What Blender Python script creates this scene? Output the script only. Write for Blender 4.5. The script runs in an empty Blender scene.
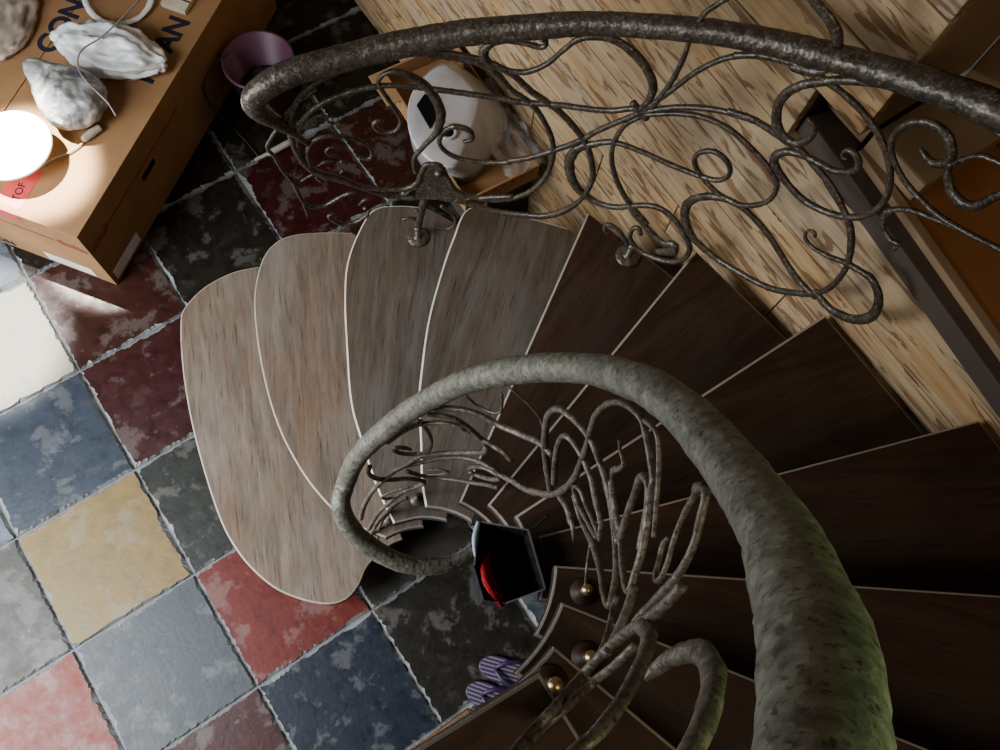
import bpy, bmesh, math, random
from mathutils import Vector, Matrix, noise
random.seed(7)
PI = math.pi
SC = bpy.context.scene
COL = SC.collection

# ------------------------------------------------------------------ layout
H = 0.17296            # rise of one step
RI = 0.225             # radius of the stair well
A0 = 122.05            # angle of the (virtual) nosing number 0
DA = -17.7273
WX = 1.079             # plane of the plank wall
TILE = 0.42
TX, TY = -0.986, 0.942 # one corner of the floor tiling

def ang(k): return A0 + DA * k

# ------------------------------------------------------------------ wrought iron traced on the two cylinders (0.1 mm)
OUTER=[
[(7261,6875,15869,138),(7340,6792,15756,93),(7282,6853,15609,105),(7053,7089,15609,105),(6797,7335,15590,105),(6584,7526,15446,153),(6469,7626,15179,227),(6540,7565,14902,206),(6801,7332,14736,135),(7111,7031,14786,122),(7382,6746,15149,108),(7576,6527,15698,105),(7730,6344,16085,125),(7928,6094,16285,146),(8098,5868,16349,167),(8314,5557,16251,191),(8512,5248,15989,205),(8647,5022,15618,197),(8666,4990,15177,155),(8618,5073,14774,122)],
[(8598,5107,14798,122),(8510,5251,14670,122),(8326,5538,14401,124),(8081,5890,14202,126),(7731,6343,14042,127),(7397,6729,13899,128),(7087,7055,13789,129),(6756,7372,13788,129),(6464,7630,13788,129),(5645,8255,13854,128),(5003,8659,13956,108),(4502,8929,13923,127),(3912,9203,13736,127),(3403,9403,13450,129),(3066,9518,13021,131),(2896,9571,12519,134),(2872,9579,11685,140),(3088,9511,11014,145),(3521,9360,10555,148),(4033,9151,10079,152),(4565,8897,9795,154),(5036,8639,9776,155),(5306,8476,10062,153),(5396,8419,10489,150),(5488,8359,10875,148),(5630,8265,10952,147),(5781,8160,10901,148),(5872,8094,10601,150),(5966,8025,10265,152),(6125,7905,9788,155),(6435,7655,9571,157),(6791,7340,9569,157),(7225,6914,9934,154),(6600,7513,9528,151),(7058,7084,9665,150),(7458,6661,10253,146),(7680,6405,11103,141),(7741,6331,11994,135),(7679,6406,12726,130),(7502,6612,13332,127),(7285,6851,13805,124),(6951,7189,14137,121),(6719,7406,14538,149),(6427,7661,14808,146),(5945,8041,14912,145),(5551,8318,14958,145)],
[(5171,8559,14944,133),(5700,8216,15016,132),(6137,7895,14989,133),(6517,7585,14896,134),(6895,7243,14677,135),(7216,6923,14257,151),(7369,6760,14114,152),(7710,6368,13776,155),(7949,6068,13401,158),(8164,5775,12918,161),(8318,5551,12158,167),(8350,5502,11568,149),(8279,5609,10692,131),(8088,5880,9924,185),(7813,6241,9385,190),(7404,6721,9106,192),(6811,7322,9014,193),(6217,7833,9284,190),(6041,7969,9288,133),(5656,8247,9361,133),(5260,8505,9306,133),(4896,8719,9360,132),(4574,8893,9526,131),(4102,9120,9949,128),(3655,9308,10511,163),(3215,9469,10924,160),(2905,9569,11442,156),(2782,9605,12331,149),(2819,9594,13057,144),(3038,9527,13668,140),(3371,9415,14118,137),(3814,9244,14442,135),(4304,9026,14619,134)],
[(3490,9371,14036,98),(3008,9537,13669,84),(2670,9637,13193,86),(2297,9733,12619,88),(2230,9748,12371,89),(2312,9729,12041,90),(2378,9713,11480,93),(2528,9675,10848,96),(2577,9662,10321,98),(2639,9645,9851,100),(2813,9596,9492,102),(3119,9501,9424,102),(3451,9386,9627,102),(3726,9280,9783,101),(3939,9192,9783,74)],
[(2589,9659,10400,89),(2631,9648,9945,73),(2653,9642,9573,120),(2640,9645,9065,28)],
[(2933,9560,13058,39),(3070,9517,13094,71),(3304,9438,13160,71),(3488,9372,13150,71),(3661,9306,13058,55)],
[(3573,9340,12936,79),(3640,9314,12865,56),(3708,9287,12807,96)],
[(3031,9530,11261,112),(3013,9535,11728,109),(3109,9505,12132,107),(3313,9435,12346,106),(3584,9336,12367,106),(3877,9218,12255,107),(4163,9092,12064,83),(4349,9005,11759,68),(4397,8982,11451,86),(4342,9008,11268,113),(4181,9084,11299,78),(4038,9149,11468,43)],
[(3780,9258,11846,34),(3534,9355,11916,75),(3426,9395,11766,76),(3536,9354,11581,76),(3757,9267,11416,34)],
[(3173,9483,11245,34),(3352,9421,11374,77),(3586,9335,11297,43)],
[(3404,9403,11122,43),(3484,9374,10919,66),(3635,9316,10789,66),(3715,9284,10902,79)],
[(3706,9288,11300,95),(3779,9259,11225,69),(3835,9235,11186,95)],
[(2666,9638,11184,43),(2564,9666,10993,69),(2688,9632,10770,70),(2873,9578,10873,70),(3075,9516,10966,70)],
[(3075,9516,10804,61),(3125,9499,10702,97),(3211,9471,10543,107)],
[(3930,9195,9147,47),(4077,9131,9367,94),(4207,9072,9399,38)],
[(4048,9144,8973,115),(4086,9127,8896,67)],
[(3335,9428,8735,67),(3239,9461,8901,86),(3151,9490,8814,115),(3249,9458,8576,116),(3450,9386,8292,117),(3769,9262,8275,118),(4060,9139,8535,117),(4142,9102,8757,68)],
[(4715,8819,12647,54),(4613,8872,12747,108),(4512,8924,12646,108),(4553,8903,12435,109),(4726,8813,12276,110),(4938,8695,12343,110),(5045,8634,12683,108),(4968,8679,13074,106),(4819,8762,13559,104),(4714,8819,13922,102),(4694,8830,14140,100),(4830,8756,14352,99),(5073,8618,14391,149),(5385,8427,14155,214),(5644,8255,13722,245),(5804,8143,12996,241),(5722,8201,12303,166),(5456,8380,11676,128),(5265,8502,11160,117),(5284,8490,10556,135)],
[(6228,7824,12005,84),(6373,7706,12127,112),(6342,7732,12440,138),(6080,7939,12566,150),(5862,8101,12344,138),(5779,8161,11889,113),(5925,8056,11497,115),(6216,7833,11271,116),(6665,7455,11249,131),(7082,7060,11460,115),(7080,7063,11511,144),(7366,6763,11790,142),(7746,6324,12396,138),(8041,5945,13007,134),(8258,5640,13652,129),(8540,5203,14423,124),(8686,4956,14894,121)],
[(8629,5054,14818,121),(8701,4929,15032,120),(8833,4688,15688,115),(8963,4435,16409,110),(9095,4158,16951,107),(9214,3885,17283,104),(9333,3592,17534,102),(9165,4000,17193,126),(9324,3615,17500,123),(9477,3193,17700,121),(9606,2779,17799,139),(9725,2327,17838,118),(9833,1817,17800,118),(9909,1348,17658,118),(9954,962,17426,120),(9976,691,17133,121),(9987,501,16710,124),(9987,507,16179,129),(9976,687,15752,132),(9942,1072,15366,136),(9877,1565,15146,139),(9789,2043,15205,139),(9703,2421,15399,196),(9682,2500,15619,193),(9713,2378,15904,156),(9773,2117,16070,132),(9842,1772,16206,131),(9890,1480,16314,129),(9923,1237,16618,127),(9923,1241,16851,125),(9897,1433,16962,124),(9876,1569,16847,73),(9883,1526,16693,63),(9897,1435,16737,63)],
[(8712,4910,14949,120),(8756,4831,15346,118),(8803,4745,15914,114),(8821,4710,16618,109),(8811,4729,17079,106),(8832,4689,17663,102),(8904,4551,18035,100),(8998,4364,18373,97),(9183,3959,18842,94),(9383,3459,19032,123),(9463,3233,18983,175),(9545,2981,18892,203),(9609,2769,18736,215),(9642,2652,18564,198)],
[(9984,-573,19233,171),(10000,-15,19288,146),(9990,456,19119,123),(9964,846,18999,107),(9905,1375,18734,156),(9840,1784,18448,113),(9757,2192,18136,164),(9673,2535,17779,169),(9594,2822,17393,174),(9553,2955,16956,179),(9572,2895,16538,194),(9633,2683,16203,220),(9715,2372,16174,198),(9756,2194,16490,151),(9754,2206,16796,116),(9708,2400,16901,42)],
[(8654,5011,14752,122),(8918,4523,15276,118),(9127,4086,15624,115),(9319,3626,15892,113),(9496,3133,16077,111),(9300,3675,15913,113),(9482,3177,16081,134),(9635,2676,16116,133),(9748,2232,16164,132),(9829,1841,16074,132),(9898,1428,15974,132),(9948,1015,15781,133),(9885,1511,15972,121),(9942,1078,15802,122),(9980,639,15538,145),(9994,347,15158,148),(9999,122,14637,129),(10000,50,13929,134),(9999,152,13365,138),(9992,406,12846,142),(9953,965,12128,148),(9854,1701,11709,153),(9722,2343,11527,155),(9551,2964,11594,197),(9427,3337,12002,236),(9370,3494,12509,230),(9399,3413,12969,198),(9503,3113,13402,181),(9633,2684,13663,140),(9750,2224,13676,139),(9860,1667,13524,139),(9939,1106,13267,140),(9983,575,13130,140),(9999,128,13178,139),(9998,206,13310,161),(9997,-252,13324,180),(9978,-657,13652,205),(9963,-857,14020,229),(9959,-906,14433,224),(9974,-725,14818,183),(9992,-411,14983,155),(9999,-125,14886,129),(9998,223,14679,103),(9985,546,14425,95),(9962,868,14277,87),(9938,1109,14321,77),(9933,1156,14523,67),(9944,1054,14654,66),(9952,975,14574,76)],
[(8665,4992,14666,110),(8940,4482,15117,107),(9158,4017,15399,105),(9372,3487,15498,116),(9566,2914,15374,104),(9703,2420,15189,105),(9763,2164,14947,106),(9769,2136,14405,109),(9688,2480,13789,113),(9537,3006,13588,115),(9367,3500,13763,114),(9263,3768,14064,113),(9262,3770,14396,111),(9356,3532,14686,109),(9471,3210,14639,109),(9521,3058,14358,110),(9488,3160,14015,113),(9389,3442,13801,114),(9134,4070,13592,116),(8822,4709,13522,117),(8475,5308,13423,118),(8238,5668,13090,160),(8033,5955,12646,232),(7995,6007,11989,267),(8167,5770,11240,247),(8462,5328,10907,177),(8735,4868,11048,146),(8948,4465,11523,129),(9145,4045,11895,140),(9330,3598,11835,140),(9484,3172,11476,142),(9557,2944,11080,144),(9537,3008,10422,149),(9409,3386,9943,152),(9199,3922,9734,154),(9045,4265,9993,138),(9013,4333,10476,120),(9070,4212,10688,133),(9113,4117,10483,149)],
[(8642,5031,14575,111),(8511,5251,14072,114),(8464,5325,13352,118),(8516,5241,12710,122),(8667,4988,12041,126),(8882,4595,11461,143),(9143,4050,11022,146),(8878,4603,11383,158),(9147,4041,10881,161),(9334,3589,10672,177),(9431,3325,10846,293),(9438,3305,10551,297),(9324,3613,10153,151)],
[(9042,4272,9721,124),(8954,4452,9977,122),(8839,4677,10182,97),(8728,4881,10160,122),(8713,4907,9879,123),(8785,4777,9756,111)],
[(9977,672,18027,38),(9987,512,17992,114),(9994,352,17994,137),(9998,219,18168,157),(9997,247,18399,177),(9988,491,18573,168),(9971,767,18536,147),(9952,983,18348,135),(9939,1106,18015,131),(9943,1068,17714,117),(9962,866,17474,95),(9988,494,17303,96),(10000,74,17283,95),(9994,-345,17351,110),(9970,-770,17555,92),(9910,-1339,17914,89),(9851,-1720,18137,87)],
[(9997,-233,16020,111),(9997,-230,16173,85),(10000,-80,16090,94),(9999,125,16123,94),(9996,267,16300,170),(9995,312,16489,143),(9997,233,16714,99),(10000,12,16978,89),(9996,-291,17201,87),(9978,-662,17473,85),(9946,-1039,17722,83),(9892,-1468,18027,81)],
[(9991,433,17888,92),(9999,167,18170,90),(10000,62,18495,88),(10000,-78,18759,86),(9994,-340,18933,84),(9980,-629,19070,83)],
[(9999,155,18287,96),(10000,54,18046,136),(9998,-184,17883,175),(9990,-448,17909,181),(9982,-606,18114,170),(9978,-663,18416,145),(9973,-739,18739,120)],
[(9477,3193,17700,50),(9533,3021,17698,181),(9618,2739,17835,198),(9669,2553,18043,59)],
[(5812,8138,8948,87),(6089,7932,8511,88),(6136,7896,8016,90),(5979,8016,7700,91),(5733,8194,7736,51)],
[(4939,8695,8191,119),(5112,8595,8250,69),(5257,8506,8176,119)],
[(5268,8500,8720,107),(5347,8450,8525,59),(5450,8384,8548,117)],
[(5459,8379,9292,209),(5391,8422,8721,214),(5319,8468,8125,219),(5279,8493,7764,222)],
]
INNER=[
[(1693,1974,14904,115),(1900,1774,15163,113),(2164,1441,15321,112),(2383,1040,15345,111),(2529,603,15744,108),(2584,292,16165,104),(2600,13,16294,103)],
[(1589,2058,14563,90),(1820,1856,14597,90),(2001,1660,14476,90),(2173,1427,14102,92),(2297,1219,13716,94),(2328,1158,13357,96),(2298,1215,12971,98),(2169,1434,12500,101),(1942,1729,11937,104),(1639,2019,11500,107),(1385,2201,11107,109),(1127,2343,10440,112),(845,2459,10005,115),(514,2549,9300,118),(180,2594,8532,122),(-85,2599,7576,127),(-262,2587,6542,133)],
[(875,2449,12780,99),(1159,2327,13380,96),(1405,2188,13800,94),(1624,2031,13972,93),(1823,1853,14116,92),(2007,1653,14115,92),(2158,1451,13928,93),(2328,1158,13851,93),(2451,867,13874,93),(2517,651,13762,94)],
[(1466,2147,14116,72),(1566,2075,13432,75),(1622,2032,12760,78),(1597,2052,11996,82),(1487,2133,11563,84),(1293,2255,11462,84),(1096,2358,11623,83),(966,2414,11982,81),(1016,2393,12190,81),(1178,2318,12054,81),(1271,2268,11858,52)],
[(1087,2362,10338,97),(1340,2228,10530,96),(1605,2045,10920,94),(1867,1809,11379,92),(2092,1544,11806,90),(2263,1280,12061,89),(2409,977,12163,88),(2487,759,12121,88),(2551,501,12437,132),(2592,202,12827,129),(2599,-66,13522,123),(2600,44,13257,128),(2584,-287,14415,118),(2557,-473,15636,109),(2550,-505,16829,100),(2563,-439,17678,94),(2574,-368,18380,89),(2583,-294,18867,85),(2589,-241,19367,82),(2586,-274,19904,77),(2572,-379,20338,74),(2545,-531,20635,71),(2493,-738,20835,70),(2429,-928,20797,79),(2340,-1132,20760,84),(2249,-1304,20730,89),(2144,-1471,20446,91),(2014,-1645,20219,92),(1869,-1807,20122,92)],
[(1145,2334,9859,91),(1387,2199,9264,94),(1727,1943,9080,95),(2027,1628,9350,93),(2272,1264,9829,91),(2419,952,10461,88),(2491,745,10837,86)],
[(1500,2124,9869,58),(1696,1971,10001,58),(1848,1829,10028,58),(1893,1782,9899,58),(1759,1915,9565,59),(1529,2103,9378,59)],
[(2177,1422,11047,94),(2294,1225,11649,91),(2416,960,11901,89),(2487,759,11851,89),(2434,914,11231,92),(2295,1222,10740,95),(2194,1395,10775,95)],
[(413,2567,11274,96),(339,2578,10876,98),(368,2574,10400,100),(475,2556,9872,103),(728,2496,9296,106),(1119,2347,9003,108),(1396,2194,8671,109),(1445,2161,8294,111),(1162,2326,7693,114),(894,2441,7304,116),(524,2547,6430,120),(158,2595,5655,123),(-213,2591,4399,129)],
[(1039,2384,6521,94),(736,2494,6121,95),(423,2565,5288,98),(60,2599,4375,101),(-334,2578,3084,106)],
[(957,2418,6448,56),(625,2524,5623,57),(337,2578,4682,59),(108,2598,3589,62),(-108,2419,3137,63),(-197,2128,2998,106),(-183,2054,3050,135)],
[(1119,2347,7947,64),(815,2469,7866,64),(528,2546,7763,64),(436,2563,7516,65),(615,2526,7100,66),(866,2452,7209,66)],
[(2054,1594,16050,44),(2151,1460,15825,44),(2293,1226,15795,44),(2359,1093,16058,43),(2361,1089,16487,42),(2340,1134,16956,41)],
[(2377,1054,17431,35),(2493,738,17312,35),(2560,453,17139,35),(2583,300,16615,37)],
[(2584,-288,14751,116),(2600,-6,15463,111),(2590,225,16345,105),(2575,360,17365,97),(2577,344,17883,94),(2588,247,18223,91),(2600,-14,18444,89),(2580,-323,18602,87),(2525,-620,18569,87),(2440,-898,18553,86),(2312,-1190,18588,85),(2183,-1412,18672,84),(2035,-1618,18800,82)],
[(2586,-270,15299,96),(2599,-73,16243,90),(2600,24,17074,85),(2600,-4,17587,82),(2592,-200,17774,80),(2557,-470,17802,79),(2493,-739,17765,79),(2384,-1038,17640,79),(2345,-1122,17690,77),(2251,-1300,17753,76),(2168,-1435,17532,77)],
[(2188,-1405,17308,60),(2366,-1079,16672,64),(2477,-789,16373,66),(2533,-587,16489,66),(2507,-690,16822,64),(2417,-958,16958,63),(2274,-1260,17301,61),(2150,-1462,17571,59)],
[(2550,-508,15241,104),(2492,-743,15455,102),(2415,-964,15407,102),(2429,-927,15494,78),(2367,-1076,15470,78),(2283,-1245,15313,16)],
[(2507,-690,19787,44),(2482,-774,19665,39),(2431,-921,19640,45),(2427,-934,19415,74),(2442,-893,19112,88),(2417,-958,18863,42),(2332,-1149,18675,85),(2190,-1402,18599,84),(2344,-1124,18745,75),(2249,-1304,18754,75),(2114,-1514,18942,73)],
[(2059,-1587,18941,81),(2185,-1410,19386,79),(2258,-1288,19838,76),(2307,-1198,20205,94),(2291,-1230,20441,107),(2234,-1331,20504,91),(2124,-1499,20353,71),(1985,-1679,20171,72)],
[(2487,-759,20911,54),(2421,-947,21163,52),(2331,-1151,21065,52),(2230,-1337,20913,53),(2085,-1553,20744,53),(1904,-1771,20690,53)],
[(1840,-1837,21297,37),(1818,-1858,21125,53),(1710,-1959,21069,53),(1588,-2059,21080,57),(1539,-2096,21217,56),(1567,-2075,21352,51),(1649,-2010,21434,51),(1744,-1929,21481,51),(1848,-1829,21576,51),(1942,-1729,21798,50),(2011,-1648,22096,58),(2040,-1612,22214,102),(2015,-1643,22415,82),(1950,-1720,22425,69),(1848,-1829,22324,72),(1709,-1960,22248,69),(1544,-2092,21994,71),(1399,-2191,21525,82),(1281,-2262,21122,89),(1200,-2307,20956,94)],
[(2442,-891,18522,87),(2339,-1136,18536,87),(2215,-1362,18553,86),(2018,-1639,18668,79),(1787,-1889,18890,82),(1578,-2066,18982,80),(1462,-2150,18935,71),(1664,-1998,18222,86),(1844,-1833,17823,90),(1995,-1667,17467,104),(2179,-1419,16975,103),(2394,-1015,16276,73),(2516,-656,16292,68)],
[(2175,-1424,16803,35),(2057,-1590,16581,35),(1931,-1741,16518,35),(1803,-1873,16620,46)],
[(2423,-942,18781,65),(2279,-1251,18691,65),(2041,-1610,18944,73),(1832,-1845,19194,79),(1629,-2026,19619,76),(1544,-2092,19962,73),(1683,-1982,20054,81),(1859,-1818,20205,89),(2027,-1628,20354,84),(2174,-1426,20496,84),(2271,-1265,20510,84)],
[(1577,-2068,20176,101),(1426,-2174,20200,100),(1244,-2283,20225,99),(998,-2401,20241,88),(893,-2442,20300,96)],
[(1544,-2092,19350,66),(1404,-2188,19348,65),(1222,-2295,19567,63),(1006,-2397,19817,61),(840,-2460,19854,61),(740,-2493,19922,75)],
[(1429,-2172,22218,94),(1334,-2232,21908,89),(1247,-2281,21559,101),(1176,-2319,21042,108),(1056,-2376,20450,105),(895,-2441,20025,109),(601,-2530,19778,111),(173,-2479,20895,97),(-110,-2508,21038,94),(-352,-2485,21608,87),(-509,-2473,21987,82)],
[(986,-2406,21438,76),(787,-2478,21108,79),(565,-2538,20663,82),(235,-2545,20895,79),(-51,-2555,20953,78),(-317,-2516,21540,72),(-494,-2488,21951,68)],
[(1134,-2340,20983,99),(1169,-2322,21206,154),(1076,-2367,21734,147),(965,-2414,21943,147),(813,-2470,22107,150),(547,-2542,22355,147),(298,-2583,22591,140),(107,-2598,22713,137),(-26,-2600,22732,136),(-196,-2593,22902,131)],
[(657,-2516,22647,25),(741,-2492,22687,88),(832,-2463,22893,131),(886,-2444,23222,150),(891,-2443,23551,163),(821,-2467,23885,160),(734,-2494,24145,154),(611,-2527,24365,146),(477,-2556,24544,140),(360,-2575,24685,135),(243,-2589,24806,130),(104,-2598,24972,124)],
]
RAIL_OUT=[(9713,-2377,20514,539),(9958,-913,20034,556),(9998,198,19527,536),(9921,1255,18987,493),(9719,2356,18430,458),(9367,3500,17903,448),(8899,4562,17398,433),(8239,5667,16834,433),(7759,6308,16506,443),(7219,6920,16149,472),(6169,7870,15644,504),(5086,8610,15208,534),(4268,9044,14945,539),(3283,9446,14726,541),(2731,9620,14530,544),(2368,9716,14288,529),(2252,9743,14009,516),(2348,9720,13661,442),(2566,9665,13250,323),(2828,9592,12775,199),(3091,9510,12210,114)]
RAIL_IN=[(55,-2599,26556,428),(244,-2589,26281,449),(437,-2563,26016,474),(684,-2508,25671,507),(811,-2470,25478,519),(947,-2421,25261,517),(1122,-2345,24947,504),(1349,-2223,24549,497),(1560,-2080,24162,466),(1801,-1875,23631,446),(2032,-1622,23097,441),(2227,-1341,22599,441),(2360,-1091,22224,425),(2470,-813,21799,407),(2537,-571,21444,399),(2598,-110,20625,388),(2589,244,19924,361),(2485,764,18835,389),(2257,1291,17643,402),(1960,1708,16592,389),(1393,2196,14925,400),(898,2440,13757,409),(284,2584,12568,396),(-140,2596,11208,402),(-517,2252,11000,403),(-598,1778,10400,435),(-406,1208,9900,444),(-7,627,9500,429),(642,177,9200,391),(1250,45,9000,303),(1693,69,8900,165)]

def P4(t): return Vector((t[0] * 1e-4, t[1] * 1e-4, t[2] * 1e-4)), t[3] * 1e-4

# ------------------------------------------------------------------ helpers
def link(name, bm, mat, parent=None, smooth=False):
    me = bpy.data.meshes.new(name)
    bm.normal_update()
    bm.to_mesh(me); bm.free()
    for m in (mat if isinstance(mat, (list, tuple)) else [mat]): me.materials.append(m)
    if smooth:
        for p in me.polygons: p.use_smooth = True
    o = bpy.data.objects.new(name, me); COL.objects.link(o)
    if parent is not None: o.parent = parent
    return o

def tag(o, label=None, cat=None, group=None, kind=None):
    if label: o['label'] = label
    if cat: o['category'] = cat
    if group: o['group'] = group
    if kind: o['kind'] = kind
    return o

def empty(name, loc=(0, 0, 0), rz=0):
    o = bpy.data.objects.new(name, None); COL.objects.link(o)
    o.empty_display_size = 0.1
    o.location = loc; o.rotation_euler = (0, 0, rz)
    return o

def box(bm, x0, x1, y0, y1, z0, z1, M=None, mi=0, bev=0.0):
    vs = [bm.verts.new(Vector(p)) for p in ((x0,y0,z0),(x1,y0,z0),(x1,y1,z0),(x0,y1,z0),(x0,y0,z1),(x1,y0,z1),(x1,y1,z1),(x0,y1,z1))]
    fs = [bm.faces.new([vs[i] for i in f]) for f in ((0,3,2,1),(4,5,6,7),(0,1,5,4),(1,2,6,5),(2,3,7,6),(3,0,4,7))]
    for f in fs: f.material_index = mi
    if bev > 0:
        es = list({e for f in fs for e in f.edges})
        r = bmesh.ops.bevel(bm, geom=es, offset=bev, segments=2, affect='EDGES', profile=0.6)
        for f in r['faces']: f.material_index = mi
        vs = list({v for f in r['faces'] for v in f.verts})
    if M is not None:
        for v in vs: v.co = M @ v.co
    return vs

def catmull(pts, step):
    """pts: [(Vector, w)] -> evenly resampled"""
    n = len(pts); dense = []
    for i in range(n - 1):
        p0 = pts[max(i-1, 0)]; p1 = pts[i]; p2 = pts[i+1]; p3 = pts[min(i+2, n-1)]
        for s in range(8):
            t = s / 8; t2 = t*t; t3 = t2*t
            c = 0.5*((2*p1[0]) + (-p0[0]+p2[0])*t + (2*p0[0]-5*p1[0]+4*p2[0]-p3[0])*t2 + (-p0[0]+3*p1[0]-3*p2[0]+p3[0])*t3)
            dense.append((c, p1[1] + (p2[1]-p1[1]) * t))
    dense.append(pts[-1])
    L = [0]
    for a, b in zip(dense, dense[1:]): L.append(L[-1] + (b[0]-a[0]).length)
    m = max(4, int(L[-1] / step)); out = []; j = 0
    for i in range(m + 1):
        d = L[-1] * i / m
        while j < len(L) - 2 and L[j+1] < d: j += 1
        t = (d - L[j]) / max(1e-9, L[j+1] - L[j])
        out.append((dense[j][0].lerp(dense[j+1][0], t), dense[j][1] + (dense[j+1][1]-dense[j][1]) * t))
    return out

def tube(bm, pts, step=0.006, sides=10, flat=None, jit=0.0, seed=0, ref=None, mi=0):
    """sweep; flat(w) -> thickness along the cylinder normal; ref(p) -> that normal"""
    P = catmull(pts, step); n = len(P); rings = []
    up = None
    for i in range(n):
        a = P[max(i-1, 0)][0]; b = P[min(i+1, n-1)][0]
        t = (b - a).normalized()
        if ref: r = ref(P[i][0])
        else:
            if up is None: up = Vector((0, 0, 1)) if abs(t.z) < .9 else Vector((1, 0, 0))
            r = up
        r = (r - t * r.dot(t))
        r = r.normalized() if r.length > 1e-5 else t.orthogonal().normalized()
        up = r
        s = t.cross(r)
        w = P[i][1] / 2
        th = (flat(P[i][1]) / 2) if flat else w
        ring = []
        for k in range(sides):
            an = 2 * PI * k / sides
            c, sn = math.cos(an), math.sin(an)
            if flat:
                c = math.copysign(abs(c) ** .75, c); sn = math.copysign(abs(sn) ** .75, sn)
            p = P[i][0] + s * (c * w) + r * (sn * th)
            if jit:
                j = noise.noise(p * 62 + Vector((seed, 0, 0))) + .6 * noise.noise(p * 140 + Vector((0, seed, 0)))
                p += (s * c + r * sn) * (j * jit * w)
            ring.append(bm.verts.new(p))
        rings.append(ring)
    for a, b in zip(rings, rings[1:]):
        for k in range(sides):
            f = bm.faces.new((a[k], a[(k+1) % sides], b[(k+1) % sides], b[k])); f.material_index = mi; f.smooth = True
    for ring, rev in ((rings[0], True), (rings[-1], False)):
        c = bm.verts.new(sum((v.co for v in ring), Vector()) / sides)
        for k in range(sides):
            a, b = ring[k], ring[(k+1) % sides]
            f = bm.faces.new((b, a, c) if rev else (a, b, c)); f.material_index = mi; f.smooth = True

def ball(bm, c, r, sx=1, sy=1, sz=1, sub=2):
    R = bmesh.ops.create_icosphere(bm, subdivisions=sub, radius=r)
    for v in R['verts']: v.co = Vector(c) + Vector((v.co.x*sx, v.co.y*sy, v.co.z*sz))
    for v in R['verts']:
        for f in v.link_faces: f.smooth = True
    return R['verts']

def lathe(bm, prof, n=32, c=(0, 0, 0), sx=1, sy=1, close=False):
    """prof: [(r, z)] revolve about z"""
    rings = []
    for r, z in prof:
        if r < 1e-6: rings.append([bm.verts.new((c[0], c[1], c[2] + z))])
        else: rings.append([bm.verts.new((c[0] + r*sx*math.cos(2*PI*k/n), c[1] + r*sy*math.sin(2*PI*k/n), c[2] + z)) for k in range(n)])
    for a, b in zip(rings, rings[1:]):
        for k in range(n):
            va = [a[k % len(a)], a[(k+1) % n % len(a)]]; vb = [b[(k+1) % n % len(b)], b[k % len(b)]]
            q = []
            for v in va + vb:
                if v not in q: q.append(v)
            if len(q) > 2:
                f = bm.faces.new(q); f.smooth = True

def slab(bm, poly, z0, z1, bev=0.004, front=None):
    """horizontal prism from a 2-D outline"""
    area = sum(a[0]*b[1] - b[0]*a[1] for a, b in zip(poly, poly[1:] + poly[:1]))
    flip = area < 0
    if flip: poly = poly[::-1]
    n = len(poly); P_ = [Vector(p) for p in poly]
    nrm = []
    for k in range(n):
        a = (P_[k] - P_[k-1]); b = (P_[(k+1) % n] - P_[k])
        a = a.normalized() if a.length > 1e-7 else b.normalized(); b = b.normalized() if b.length > 1e-7 else a
        na, nb = Vector((-a.y, a.x)), Vector((-b.y, b.x)); m = na + nb
        m = m.normalized() if m.length > 1e-4 else na
        nrm.append(m / max(.5, m.dot(na)))
    lo = [bm.verts.new((p.x, p.y, z0)) for p in P_]
    r1 = [bm.verts.new((p.x, p.y, z1 - bev)) for p in P_]
    r2 = [bm.verts.new((*(p + q * bev * .3), z1 - bev * .3)) for p, q in zip(P_, nrm)]
    r3 = [bm.verts.new((*(p + q * bev), z1)) for p, q in zip(P_, nrm)]
    bm.faces.new(r3); bm.faces.new(lo[::-1])
    for a, b, mi in ((lo, r1, 0), (r1, r2, 1), (r2, r3, 1)):
        for k in range(n):
            f = bm.faces.new((a[k], a[(k+1) % n], b[(k+1) % n], b[k])); f.material_index = mi
            if mi and front is not None and ((n - 2 - k) % n if flip else k) >= front: f.material_index = 2

def smooth_open(pts, step=0.02):
    q = catmull([(Vector((x, y, 0)), 1) for x, y in pts], step)
    return [(p[0].x, p[0].y) for p in q]

# ------------------------------------------------------------------ materials
def nt(name):
    m = bpy.data.materials.new(name); m.use_nodes = True
    t = m.node_tree; b = t.nodes['Principled BSDF']
    return m, t, b
def N(t, typ, **kw):
    n = t.nodes.new(typ)
    for k, v in kw.items():
        if k in n.inputs: n.inputs[k].default_value = v
        else: setattr(n, k, v)
    return n
def ramp(t, stops, fac=None):
    n = t.nodes.new('ShaderNodeValToRGB'); cr = n.color_ramp
    while len(cr.elements) < len(stops): cr.elements.new(.5)
    for e, (p, c) in zip(cr.elements, stops):
        e.position = p; e.color = c if len(c) == 4 else (*c, 1)
    if fac is not None: t.links.new(fac, n.inputs['Fac'])
    return n
def mapped(t, scale=(1, 1, 1), rot=(0, 0, 0), coord='Object'):
    tc = t.nodes.new('ShaderNodeTexCoord'); mp = t.nodes.new('ShaderNodeMapping')
    mp.inputs['Scale'].default_value = scale; mp.inputs['Rotation'].default_value = rot
    t.links.new(tc.outputs[coord], mp.inputs['Vector'])
    return mp.outputs['Vector']
def noi(t, vec, scale, detail=4, rough=.55, dist=0):
    n = N(t, 'ShaderNodeTexNoise', Scale=scale, Detail=detail, Roughness=rough, Distortion=dist)
    t.links.new(vec, n.inputs['Vector']); return n.outputs['Fac']
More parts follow.
